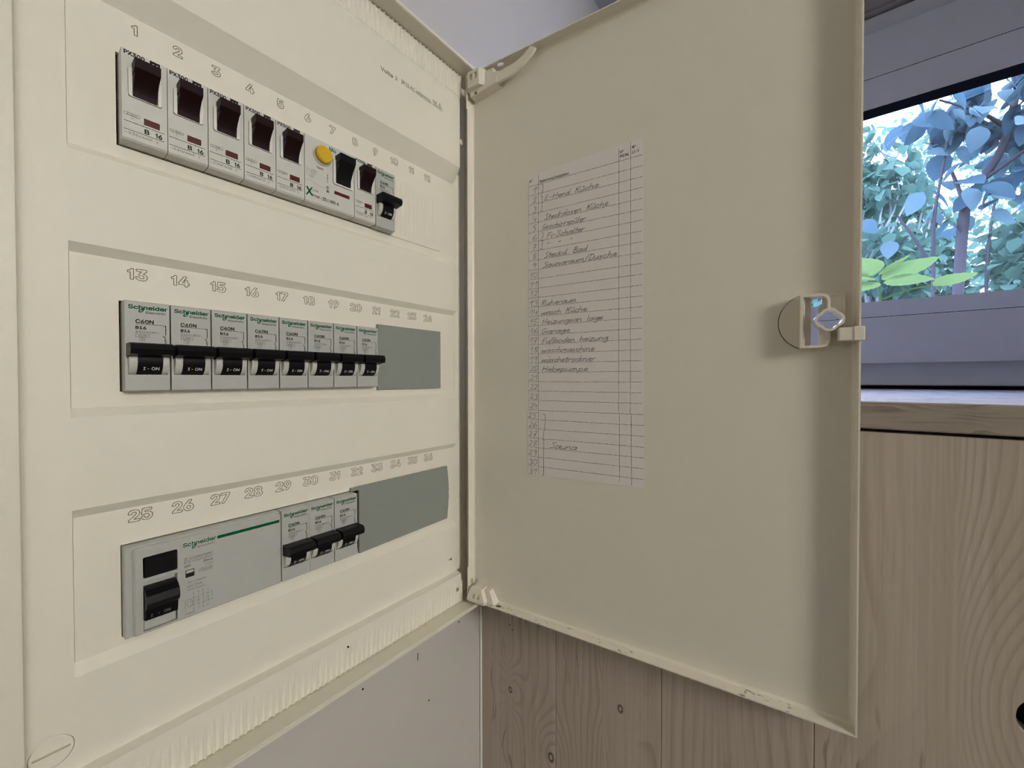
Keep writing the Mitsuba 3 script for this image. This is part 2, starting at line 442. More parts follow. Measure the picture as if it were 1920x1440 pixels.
scr = mf(cyl_y(0.2249, -0.3857, 0.0019, YT, YT - 0.0012, 24, 0.0004)) - mf(box(0.2229, 0.2269, YT - 0.002, YT - 0.0006, -0.3860, -0.3854))
obj('screw', scr, 'brass', cv, 30, label='small brass screw')
obj('arrow_mark', ink([Polygon([(0.2214, -0.3573), (0.2234, -0.3559), (0.2234, -0.3587)]), rpoly(0.2197, 0.2214, -0.3576, -0.3570)], YM), 'ink_black', cv)
for z, y in ((0.0455, YT), (-0.3595, YM)):
    obj('clip', cyl_y(0.2325 if y == YT else 0.2360, z, 0.0026, y + 0.001, y - 0.0001, 24, 0.0003), 'cream_plastic', cv, 30)

# ------------------------------------------------------------------ breakers
def at(x, z):
    return T().translate([x, 0, z])


# older breaker with a dark red rocker: local origin at the top left corner of its front, y = 0 the cover's recess
W1 = 0.0177
px = {}
b = mf(prof_x([(0.0036, -0.0002), (-0.0075, 0), (-0.008, -0.0005), (-0.008, -0.0446), (-0.0072, -0.0456), (-0.0015, -0.0459), (0.0036, -0.0459)], 0, W1))
b = b - mf(front(rpoly(0.0022, 0.0156, -0.0235, -0.0090, 0.0010), -0.0072, -0.02)) - mf(front(rpoly(0.0083, 0.0146, -0.0352, -0.0319), -0.0072, -0.02))
px['body'] = mikit.ply(b, 'pale_plastic', 25)
fr_ = front(rpoly(0.0024, 0.0154, -0.0233, -0.0092, 0.0010).difference(rpoly(0.0039, 0.0139, -0.0231, -0.0060, 0.0004)), 0.0, -0.0088)
px['rocker_frame'] = mikit.ply(fr_, 'white_plastic')


def rocker(x0, x1, zt, zb, out=0.0152):
    h = zt - zb
    pts = [(0.002, zt), (-out + 0.001, zt + 0.0006), (-out, zt - 0.0003), (-out + 0.0002, zt - 0.0035)]
    for t in np.linspace(0, 1, 9):   # hollow finger face
        a = zt - 0.0045 - t * (h - 0.0045)
        pts.append((-(0.0074 + (out - 0.0074) * (1 - t) ** 1.7) - 0.0008 * t, a))
    pts += [(0.002, zb)]
    m = prof_x(pts, x0, x1)
    flare = prof_x([(0.0, zt), (-out, zt + 0.0004), (-out, zt - 0.004), (-out + 0.003, zt - 0.0058), (0.0, zt - 0.0058)], x0 - 0.0003, x1 + 0.0003)
    return mf(m) + mf(flare)


px['rocker'] = mikit.ply(rocker(0.0041, 0.0136, -0.0068, -0.0232), 'rocker_brown')
px['indicator_window'] = mikit.ply(cbox(0.0083, 0.0146, -0.0078, -0.0070, -0.0352, -0.0319, 0.0002), 'red_plastic')
logo = rpoly(0.0109, 0.0149, -0.0032, -0.0006)
arch = union_all([line_([(0.0115, -0.0032), (0.0118, -0.0022), (0.0124, -0.0018), (0.0128, -0.0026)], 0.0003), line_([(0.0133, -0.0026), (0.0137, -0.0018), (0.0142, -0.0022), (0.0144, -0.0030)], 0.0003)])
px['printed_marks'] = mikit.ply(ink([text_at('PX300', 0.0009, -0.0027, 0.0019, 0.0088, True), logo.difference(arch), line_([(0.0006, -0.0362), (0.0163, -0.0362)], 0.00016), line_([(0.0006, -0.0404), (0.0163, -0.0404)], 0.00016),
                                     text_at('B', 0.0085, -0.0396, 0.0022, 0.0103, True), number('16', 0.0128, -0.0397, 0.0022)], -0.008, grow=0.00004), 'ink_black')
small = [text_at('~230/400', 0.0007, -0.0425, 0.0012, 0.0115), text_at('V', 0.0130, -0.0426, 0.0012)]
b3 = rpoly(0.0006, 0.0068, -0.0332, -0.0318, 0.0006)
small += [b3.difference(b3.buffer(-0.00018)), text_at('6 000', 0.0018, -0.0330, 0.0009, 0.0057), text_at('3', 0.0034, -0.0346, 0.0009)]
px['small_print'] = mikit.ply(ink(small, -0.008), 'ink_grey')

# newer grey breaker with a black lever
W2 = 0.0180
c6 = {}
b = mf(prof_x([(0.0036, 0), (-0.0075, 0), (-0.008, -0.0005), (-0.008, -0.0458), (-0.0074, -0.0464), (0.0036, -0.0464)], 0, W2 - 0.0003))
b = b - mf(front(rpoly(0.0010, 0.0167, -0.0378, -0.0225), -0.0045, -0.02))
c6['body'] = mikit.ply(b, 'grey_plastic')


def drum(x0, x1, r, yc=-0.0035, zc=-0.0303):
    a = np.linspace(math.radians(-95), math.radians(95), 25)
    pts = [(yc - r * math.cos(t), zc + r * math.sin(t)) for t in a]
    return prof_x(pts + [(0.0, zc + r), (0.0, zc - r)], x0, x1)


c6['cheek'] = mikit.ply(drum(0.0011, 0.0042, 0.0080), 'pale_plastic', 25)
c6['cheek_001'] = mikit.ply(drum(0.0142, 0.0166, 0.0080), 'pale_plastic', 25)
c6['lever'] = mikit.ply(drum(0.0043, 0.0141, 0.0084), 'black_plastic', 25)
c6['lever__grip'] = mikit.ply(mf(prof_x([(-0.0078, -0.0280), (-0.0078, -0.0221), (-0.0165, -0.0219), (-0.0182, -0.0226), (-0.0192, -0.0250), (-0.0182, -0.0276), (-0.0150, -0.0280), (-0.0090, -0.0290)], 0.0004, 0.0171)), 'black_plastic')
rib_ = [prof_x([(-0.0112, -0.0302), (-0.0122, -0.0304), (-0.0122, -0.0308), (-0.0112, -0.0310)], 0.0046, 0.0138), prof_x([(-0.0110, -0.0318), (-0.0121, -0.0320), (-0.0120, -0.0324), (-0.0110, -0.0326)], 0.0046, 0.0138)]
c6['lever__ridges'] = mikit.ply(cat_(*rib_), 'black_plastic')
# the mark on the drum is wrapped round it
mk = front(union_all([text_at('I', 0.0064, 0.0, 0.00165, bold=True), text_at('-', 0.0080, 0.0, 0.00165, 0.0087, True), text_at('ON', 0.0096, 0.0, 0.00165, 0.0128, True)]), 0.0, -0.0001)
mk = mk.subdivide_to_size(0.0004)
ang = math.radians(-37) + mk.vertices[:, 2] / 0.0084
rr = 0.00842 - mk.vertices[:, 1]
mk.vertices[:, 1], mk.vertices[:, 2] = -0.0035 - rr * np.cos(ang), -0.0303 + rr * np.sin(ang)
c6['position_mark'] = mikit.ply(mk, 'ink_white')


def green_name(x0, x1, z0, cap):
    """the maker's green lettering, whose h runs down into a loop"""
    w = x1 - x0
    s = text_at('Schneider', x0, z0, cap, x1, True)
    hx = x0 + 0.325 * w
    loop = LineString([(hx + 0.055 * w, z0 + 0.30 * cap), (hx + 0.05 * w, z0 - 0.25 * cap), (hx + 0.01 * w, z0 - 0.72 * cap), (hx - 0.05 * w, z0 - 0.80 * cap), (hx - 0.06 * w, z0 - 0.45 * cap), (hx - 0.005 * w, z0 - 0.12 * cap), (hx + 0.05 * w, z0 + 0.0 * cap)])
    return s.union(loop.buffer(cap * 0.095))


c6['green_lettering'] = mikit.ply(ink([green_name(0.0014, 0.0168, -0.0040, 0.0019)], -0.008, grow=0.00005), 'ink_green')
sym = [line_([(0.0161, -0.0118), (0.0161, -0.0168)], 0.00028), line_([(0.0151, -0.0122), (0.0156, -0.0119)], 0.00016), line_([(0.0150, -0.0171), (0.0162, -0.0192)], 0.00024), line_([(0.0158, -0.0174), (0.0154, -0.0181)], 0.0002),
       line_([(0.0162, -0.0190), (0.0156, -0.0197), (0.0164, -0.0201), (0.0158, -0.0209), (0.0163, -0.0214), (0.0160, -0.0222)], 0.00026)]
c6['printed_marks'] = mikit.ply(ink([text_at('C60N', 0.0041, -0.0112, 0.0018, 0.0112, True), line_([(0.0041, -0.01165), (0.0162, -0.01165)], 0.00012), text_at('B16', 0.0041, -0.0143, 0.0015, 0.0082, True)], -0.008, grow=0.00004), 'ink_black')
c6['switch_symbol'] = mikit.ply(ink(sym, -0.008, grow=0.00002), 'ink_black')
b6, b7 = rpoly(0.0041, 0.0094, -0.0185, -0.0168), rpoly(0.0056, 0.0077, -0.0204, -0.0186)
c6['small_print'] = mikit.ply(ink([text_at('Electric', 0.0081, -0.0060, 0.0011, 0.0163, True), text_at('230/400V~', 0.0041, -0.0163, 0.0011, 0.0137), b6.difference(b6.buffer(-0.00012)), text_at('6000', 0.0050, -0.0181, 0.0010, 0.0084), b7.difference(b7.buffer(-0.00012)), text_at('3', 0.0063, -0.0200, 0.0010)], -0.008, grow=0.00002), 'ink_grey')

# (position number, left edge) of every breaker
old = [(1, -0.0064), (2, 0.0116), (3, 0.0297), (4, 0.0478), (5, 0.0659), (8, 0.1207)]
new = [(9, 0.1389)] + [(13 + i, -0.0065 + 0.01838 * i) for i in range(8)] + [(29, 0.0673), (30, 0.0851), (31, 0.1034)]
ZT = lambda n: -0.0160 if n <= 12 else -0.1428 if n <= 24 else -0.2697
side = {1: 'first of the row', 2: 'second of the row', 3: 'third of the row', 4: 'fourth of the row', 5: 'beside the yellow test button', 8: 'beside the two-pole black rocker'}
for n, x in old:
    k = thing('circuit_breaker', f'pale breaker with dark red rocker under number {n}, {side[n]}', 'circuit breaker', 'breakers with dark red rockers')
    for part, shape in px.items():
        obj(part, shape, None, k, to_world=at(x, ZT(n)))
for n, x in new:
    ordn = ('first', 'second', 'third', 'fourth', 'fifth', 'sixth', 'seventh', 'last')
    lab = {9: 'grey breaker with black lever beside the cream blank strip, top row', 29: 'grey breaker beside the wide four-pole switch, bottom row', 30: 'grey breaker between two others, bottom row', 31: 'grey breaker touching the bowed grey blanking plate, bottom row'}.get(n) or f'{ordn[n - 13]} of eight grey breakers with black levers, under number {n}'
    k = thing('circuit_breaker', lab, 'circuit breaker', 'grey breakers of the middle row' if 13 <= n <= 24 else 'grey breakers of the bottom row' if n > 24 else None)
    for part, shape in c6.items():
        obj(part, shape, None, k, to_world=at(x, ZT(n)))

# two-pole earth leakage switch with the yellow test button
k = thing('residual_current_switch', 'two-pole safety switch with yellow test button and black rocker', 'safety switch')
tw = at(0.0840, -0.0160)
W3 = 0.0363
b = mf(prof_x([(0.0036, -0.0002), (-0.0075, 0), (-0.008, -0.0005), (-0.008, -0.0446), (-0.0072, -0.0456), (-0.0015, -0.0459), (0.0036, -0.0459)], 0, W3))
b = b - mf(front(rpoly(0.0196, 0.0350, -0.0270, -0.0090, 0.0010), -0.0072, -0.02)) - mf(front(rpoly(0.0208, 0.0325, -0.0338, -0.0314), -0.0072, -0.02))
obj('body', b, 'pale_plastic', k, 25, to_world=tw)
obj('rocker_frame', front(rpoly(0.0199, 0.0347, -0.0267, -0.0093, 0.0010).difference(rpoly(0.0217, 0.0333, -0.0258, -0.0060, 0.0004)), 0.0, -0.0088), 'white_plastic', k, to_world=tw)
obj('rocker', rocker(0.0219, 0.0331, -0.0066, -0.0255, 0.0155), 'black_plastic', k, to_world=tw)
collar = mf(cyl_y(0.0121, -0.0104, 0.0068, -0.0078, -0.0092, 48, 0.0005)) - mf(cyl_y(0.0121, -0.0104, 0.0060, -0.0060, -0.02, 48))
obj('button_collar', collar, 'pale_plastic', k, 30, to_world=tw)
obj('test_button', cyl_y(0.0121, -0.0104, 0.0057, -0.0070, -0.0122, 56, 0.0007), 'yellow_plastic', k, 30, to_world=tw)
obj('indicator_window', cbox(0.0208, 0.0325, -0.0078, -0.0070, -0.0338, -0.0314, 0.0002), 'red_plastic', k, to_world=tw)
xl = union_all([line_([(0.0010, -0.0412), (0.0048, -0.0350)], 0.0009), line_([(0.0012, -0.0356), (0.0046, -0.0406)], 0.0012)])
obj('green_lettering', ink([text_at('Mo', 0.0172, -0.0044, 0.0026, 0.0222, True), xl], -0.008), 'ink_green', k, to_world=tw)
obj('type_lettering', ink([text_at('PXF-', 0.0048, -0.0412, 0.0018, 0.0118), text_at('25', 0.0122, -0.0413, 0.0022, 0.0147, True), text_at('/2/', 0.0150, -0.0412, 0.0018, 0.0178), text_at('003-A', 0.0180, -0.0413, 0.0021, 0.0240, True)], -0.008, grow=0.00003), 'ink_black', k, to_world=tw)
obj('test_lettering', ink([text_at('TEST', 0.0080, -0.0205, 0.0013, 0.0132)], -0.008, grow=0.00002), 'ink_black', k, to_world=tw)
obj('printed_marks', ink([line_([(0.0158, -0.0222 - 0.0021 * i), (0.0158, -0.0236 - 0.0021 * i)], 0.0003) for i in range(3)]
                         + [Point(0.0158, -0.0222).buffer(0.00035), Point(0.0158, -0.0243).buffer(0.00035), rpoly(0.0150, 0.0167, -0.0345, -0.0338), rpoly(0.0150, 0.0167, -0.0335, -0.0331), Point(0.0158, -0.0312).buffer(0.0010).difference(Point(0.0158, -0.0312).buffer(0.0007)), Point(0.0158, -0.0312).buffer(0.0003)], -0.008), 'ink_black', k, to_world=tw)
obj('small_print', ink([text_at('In = 1000A', 0.0010, -0.0235, 0.0009, 0.0085), text_at('Ii = 0,03A', 0.0010, -0.0252, 0.0009, 0.0078), text_at('Ic = 3kA', 0.0010, -0.0268, 0.0009, 0.0066), text_at('~50Hz', 0.0018, -0.0284, 0.0009, 0.0060), text_at('pole', 0.0052, -0.0372, 0.0014, 0.0090), line_([(0.0006, -0.0302), (0.0135, -0.0330)], 0.0001)], -0.008), 'ink_grey', k, to_world=tw)

# four-pole earth leakage switch at the bottom left
k = thing('residual_current_switch', 'wide grey four-pole safety switch with black lever and green stripe, bottom row', 'safety switch')
tw = at(-0.0076, -0.2697)
W4 = 0.0746
b = mf(cbox(0, W4, -0.0060, 0.0036, -0.0466, 0, 0.0004)) + mf(cbox(0.0030, W4, -0.0082, 0, -0.0464, -0.0010, 0.0009))
b = b - mf(front(rpoly(0.0068, 0.0210, -0.0172, -0.0062, 0.0006), -0.0030, -0.02)) - mf(front(rpoly(0.0068, 0.0208, -0.0450, -0.0190, 0.0004), -0.0030, -0.02))
obj('body', b, 'grey_plastic', k, to_world=tw)
obj('test_button', cbox(0.0071, 0.0207, -0.0092, -0.0030, -0.0169, -0.0065, 0.0006), 'black_plastic', k, to_world=tw)
lv = prof_x([(-0.003, -0.0225), (-0.0105, -0.0229), (-0.0140, -0.0250), (-0.0152, -0.0285), (-0.0138, -0.0310), (-0.0112, -0.0330), (-0.0100, -0.0388), (-0.003, -0.0388)], 0.0071, 0.0205)
obj('lever', lv, 'black_plastic', k, to_world=tw)
obj('lever_well', box(0.0069, 0.0207, -0.0040, -0.0030, -0.0449, -0.0191), 'grey_plastic', k, to_world=tw)
obj('lower_flap', cbox(0.0071, 0.0203, -0.0074, -0.0035, -0.0447, -0.0396, 0.0003), 'grey_plastic', k, to_world=tw)
obj('position_mark', ink([text_at('I', 0.0092, -0.0372, 0.0014, bold=True), text_at('-', 0.0120, -0.0372, 0.0014, 0.0128, True), text_at('ON', 0.0145, -0.0372, 0.0014, 0.0172, True)], -0.0109), 'ink_grey', k, to_world=tw)
obj('green_lettering', ink([green_name(0.0234, 0.0388, -0.0064, 0.0021)], -0.0082), 'ink_green', k, to_world=tw)
obj('green_stripe', ink([rpoly(0.0394, 0.0733, -0.0064, -0.0047)], -0.0082), 'ink_green', k, to_world=tw)
sp = [text_at('Electric', 0.0300, -0.0084, 0.0011, 0.0386), text_at('FI-Schutzschalter', 0.0238, -0.0138, 0.0013, 0.0370), line_([(0.0238, -0.0143), (0.0372, -0.0143)], 0.00012), text_at('Earth leakage switch', 0.0238, -0.0156, 0.0009, 0.0370),
      text_at('40A', 0.0238, -0.0179, 0.0014, 0.0268, True), text_at('30mA', 0.0325, -0.0176, 0.0013, 0.0370, True), text_at('400V', 0.0335, -0.0195, 0.0010, 0.0370), text_at('Im = 1500A', 0.0255, -0.0272, 0.0011, 0.0338), text_at('IEC 1008', 0.0250, -0.0293, 0.0009, 0.0320), text_at('VDE 0664', 0.0250, -0.0312, 0.0009, 0.0330), text_at('23045', 0.0242, -0.0444, 0.0010, 0.0285)]
bx_ = rpoly(0.0305, 0.0368, -0.0225, -0.0206, 0.0003)
sp += [bx_.difference(bx_.buffer(-0.00014)), text_at('10000', 0.0312, -0.0221, 0.0011, 0.0362)]
for i in range(4):
    sp.append(line_([(0.0280 + 0.0022 * i, -0.0345), (0.0280 + 0.0022 * i, -0.0415)], 0.00012))
    sp.append(text_at(str(2 * i + 1), 0.0276 + 0.0022 * i, -0.0340, 0.0009))
    sp.append(text_at(str(2 * i + 2), 0.0276 + 0.0022 * i, -0.0430, 0.0009))
for i in range(3):
    sp.append(line_([(0.0262, -0.0360 - 0.0020 * i), (0.0362, -0.0360 - 0.0020 * i)], 0.00012))
ov = affinity.scale(Point(0.0262, -0.0385).buffer(1), 0.0013, 0.0022)
sp += [ov.difference(ov.buffer(-0.00016)), line_([(0.0242, -0.0415), (0.0242, -0.0365), (0.0250, -0.0355)], 0.00014), line_([(0.0366, -0.0352), (0.0366, -0.0405)], 0.00014)]
obj('small_print', ink(sp, -0.0082), 'ink_grey', k, to_world=tw)
obj('rating_field', ink([rpoly(0.0244, 0.0284, -0.0236, -0.0195).difference(rpoly(0.0247, 0.0281, -0.0213, -0.0198))], -0.0082), 'ink_black', k, to_world=tw)

# blanks
k = thing('blanking_plate', 'plain grey blanking plate under numbers 21 to 24', 'blanking plate')
obj('plate', cbox(0.1437, 0.2114, -0.0024, -0.0001, -0.1917, -0.1387, 0.0003), 'blank_grey', k)
k = thing('blanking_plate', 'plain grey blanking plate with bowed end under numbers 32 to 36', 'blanking plate')
arc = [(0.2190 + 0.0022 * math.sin(math.pi * t), -0.3168 + 0.0502 * t) for t in np.linspace(0, 1, 12)]
pp = Polygon([(0.1262, -0.3188)] + arc + [(0.1262, -0.2666), (0.1196, -0.2668), (0.1196, -0.2692), (0.1262, -0.2692)])
obj('plate', front(pp, -0.0001, -0.0024), 'blank_grey', k)
k = thing('blanking_strip', 'cream breakaway blank strip under numbers 10 to 12', 'blanking plate')
bs = mf(cbox(0.1590, 0.2137, -0.0009, 0.0, -0.0632, -0.0128, 0.0002)) + mf(cbox(0.1570, 0.2137, -0.0006, 0.0, -0.0632, -0.0626, 0.0001))
for i in range(10):
    x = 0.1632 + 0.0045 * i
    bs = bs - mf(box(x - 0.00025, x + 0.00025, -0.002, -0.00072, -0.0600, -0.0160))
obj('strip', bs, 'cream_plastic', k)

# ------------------------------------------------------------------ the open door, built flat (u from the hinge, z up, w towards the inside) and swung open
A = math.radians(6.05)
DU, DN, P0 = np.array([math.sin(A), -math.cos(A), 0]), np.array([-math.cos(A), -math.sin(A), 0]), np.array([0.2400, -0.018, 0])
MD = np.eye(4)
MD[:3, 0], MD[:3, 1], MD[:3, 2], MD[:3, 3] = DU, (0, 0, 1), DN, P0


def swing(m):
    m = tm(m).copy()
    m.apply_transform(MD)
    return m


DZ0, DZ1, DW, LIP = -0.3937, 0.1025, 0.2866, 0.0098
th = 0.0009
outer = box(-th, DW + th, DZ0 - th, DZ1 + th, -th, LIP)
s = m3.Manifold.sphere(0.0022, 16).translate((0, 0, 0.0022))
inner = m3.Manifold.batch_hull([s.translate((u, z, 0)) for u in (0.0022, DW - 0.0022) for z in (DZ0 + 0.0022, DZ1 - 0.0022)] + [mf(box(0, DW, DZ0, DZ1, 0.0022, 0.05))])
inner = m3.Manifold.batch_hull([inner])
tray = mf(outer) - inner
# the free edge is folded lower, the hinge side a little lower
tray = tray - mf(box(-0.02, 0.0012, DZ0 + 0.03, DZ1 - 0.03, 0.0086, 0.05))
slit = Polygon([(0.2646, -0.1630), (0.2646, -0.1333), (0.2700, -0.1333), (0.2700, -0.1370), (0.2680, -0.1400), (0.2680, -0.1630)])
quat = union_all([Point(0.2728, -0.1479).buffer(0.0044)] + [Point(0.2728 + a, -0.1479 + b_).buffer(0.0030) for a, b_ in ((0.0026, 0), (-0.0026, 0), (0, 0.0023), (0, -0.0023))])
holes = union_all([slit, quat.buffer(0.0006)])
tray = tray - mf(lin(extr(holes, 0.02), [[1, 0, 0, 0], [0, 1, 0, 0], [0, 0, 1, -0.01]]))
for zc, u in ((DZ1, 0.0352), (DZ0, 0.0318)):
    hl = trimesh.creation.cylinder(1.0, 0.02, sections=28)
    hl.apply_scale((0.0032, 0.0022, 1))
    tray = tray - mf(lin(hl, [[1, 0, 0, u], [0, 0, 1, zc], [0, 1, 0, 0.0052]]))
dr_ = obj('door', swing(tray), 'cream_paint', cab, 20, label='open sheet metal door with the circuit list inside')
scene['lip_dirt'] = twos(lip_colour)
ld = extr(union_all([rpoly(0.0, DW, -0.0005, LIP - 0.0003).difference(affinity.scale(Point(0.0318, 0.0052).buffer(1), 0.0033, 0.0023))]), 0.00012)
obj('dusty_lip', swing(lin(ld, [[1, 0, 0, 0], [0, 0, 1, DZ0 - 0.00002], [0, 1, 0, 0.0006]])), 'lip_dirt', dr_, label='dusty lower lip with dirt specks')


def dplate(poly, w0, w1):
    return lin(extr(poly, w1 - w0), [[1, 0, 0, 0], [0, 1, 0, 0], [0, 0, 1, w0]])


# hinge fittings
blk = mf(prof := extr(Polygon([(0.0012, 0.0), (0.0012, 0.0105), (0.0040, 0.0135), (0.0165, 0.0135), (0.0205, 0.0085), (0.0205, 0.0)]), 0.0150))
top_blk = mf(lin(tm(blk).copy(), [[1, 0, 0, 0], [0, 0, -1, DZ1 - 0.0002], [0, 1, 0, 0]]))
for u in (0.0055, 0.0112):
    top_blk = top_blk - mf(box(u, u + 0.0036, DZ1 - 0.0085, DZ1 - 0.0030, 0.0115, 0.02))
h = obj('hinge', swing(top_blk), 'cream_hardware', cab, label='white plastic hinge block at the top corner')
pad = mf(dplate(Polygon([(0.0040, 0.0815), (0.0040, 0.0868), (0.0330, 0.0905), (0.0330, 0.0850), (0.0200, 0.0830)]), 0.0, 0.0095)) - mf(dplate(rpoly(0.0082, 0.0118, 0.0822, 0.0846), 0.006, 0.02))
obj('foot', swing(pad), 'cream_hardware', h)
blade = Polygon([(0.0170, 0.0895), (0.0350, 0.0852), (0.0480, 0.0862), (0.0600, 0.0905), (0.0692, 0.0962), (0.0722, 0.0995), (0.0678, 0.1022), (0.0615, 0.0978), (0.0520, 0.0945), (0.0380, 0.0935), (0.0260, 0.0960), (0.0190, 0.0990)])
obj('arm', swing(dplate(blade.buffer(0.0004), 0.0062, 0.0088)), 'cream_hardware', h, label='curved white stay arm')
obj('wing', swing(cbox(0.0200, 0.0290, 0.0935, 0.1015, 0.0020, 0.0080, 0.0008)), 'cream_hardware', h)
bot = mf(lin(tm(blk).copy(), [[1, 0, 0, 0], [0, 0, 1, DZ0 + 0.0002], [0, 1, 0, 0]]))
bot = mf(m3.Manifold.batch_hull([mf(cbox(0.0010, 0.0215, DZ0 + 0.0002, DZ0 + 0.0035, 0.0002, 0.0135, 0.0005)), mf(cbox(0.0030, 0.0165, DZ0 + 0.002, DZ0 + 0.0125, 0.0002, 0.0105, 0.0008))]))
for u in (0.0066, 0.0120):
    bot = bot - mf(box(u, u + 0.0034, DZ0 + 0.0035, DZ0 + 0.0082, 0.0110, 0.02))
h = obj('hinge', swing(bot), 'cream_hardware', cab, label='white plastic hinge block at the bottom corner')
obj('wedge', swing(m3.Manifold.batch_hull([mf(cbox(0.0175, 0.0235, DZ0 + 0.0003, DZ0 + 0.0120, 0.0002, 0.0065, 0.0008)), mf(cbox(0.0215, 0.0290, DZ0 + 0.0003, DZ0 + 0.0020, 0.0002, 0.0090, 0.0005))])), 'cream_hardware', h)
pin = trimesh.creation.revolve(np.array([(0, 0), (0.0012, 0), (0.0012, 0.0040), (0.0018, 0.0044), (0.0018, 0.0062), (0.0008, 0.0070), (0, 0.0070)]), sections=24)
obj('pin', swing(lin(pin, [[1, 0, 0, 0.0068], [0, 0, 1, DZ0 + 0.0122], [0, 1, 0, 0.0060]])), 'metal', h, 30, label='metal hinge pin')
# lock at the free edge
plate = union_all([Point(0.2655, -0.1474).buffer(0.0178, quad_segs=24).intersection(sbox(0.24, -0.2, 0.2600, -0.1)), sbox(0.2595, -0.1640, 0.2810, -0.1312)])
lp = obj('lock_plate', swing(dplate(plate.difference(holes), 0.0001, 0.0016)), 'cream_hardware', cab, label='round cream lock plate at the free edge')
rim_ = sbox(0.2598, -0.1642, 0.2812, -0.1311).difference(sbox(0.2598, -0.1634, 0.2803, -0.1319))
groove = Point(0.2655, -0.1474).buffer(0.01815, quad_segs=24).difference(Point(0.2655, -0.1474).buffer(0.0177, quad_segs=24)).intersection(sbox(0.24, -0.2, 0.2590, -0.1))
obj('groove', swing(dplate(groove, 0.00005, 0.0003)), 'dark_void', lp, label='dark gap round the plate')
obj('edge_bead', swing(dplate(rim_, 0.0010, 0.0026)), 'cream_hardware', lp)
br = rpoly(0.2588, 0.2735, -0.1643, -0.1316, 0.0045)
br = br.union(sbox(0.2588, -0.1643, 0.2640, -0.1316))
obj('bracket', swing(cat_(dplate(br.difference(br.buffer(-0.0014)).difference(quat.buffer(0.001)), 0.0008, 0.0090), dplate(union_all([sbox(0.2605, -0.1635, 0.2612, -0.1330)]), 0.0008, 0.0060), dplate(sbox(0.2680, -0.1635, 0.2726, -0.1530).difference(quat.buffer(0.0012)), 0.0008, 0.0080))), 'cream_hardware', lp)
obj('keyhole_ring', swing(dplate(quat.buffer(0.0016).difference(quat.buffer(0.0003)), 0.0008, 0.0118)), 'cream_hardware', lp, label='lobed ring round the key opening')
obj('latch_bolt', swing(cat_(cbox(0.2770, 0.2852, -0.1610, -0.1532, 0.0040, 0.0122, 0.0005), cbox(0.2838, 0.2888, -0.1612, -0.1528, 0.0100, 0.0128, 0.0004))), 'cream_hardware', lp, label='latch bolt reaching past the door edge')

# ------------------------------------------------------------------ the circuit list: two sheets stuck inside the door
def sheet(poly, w=0.0):
    return dplate(poly, w + 0.00005, w + 0.00028)


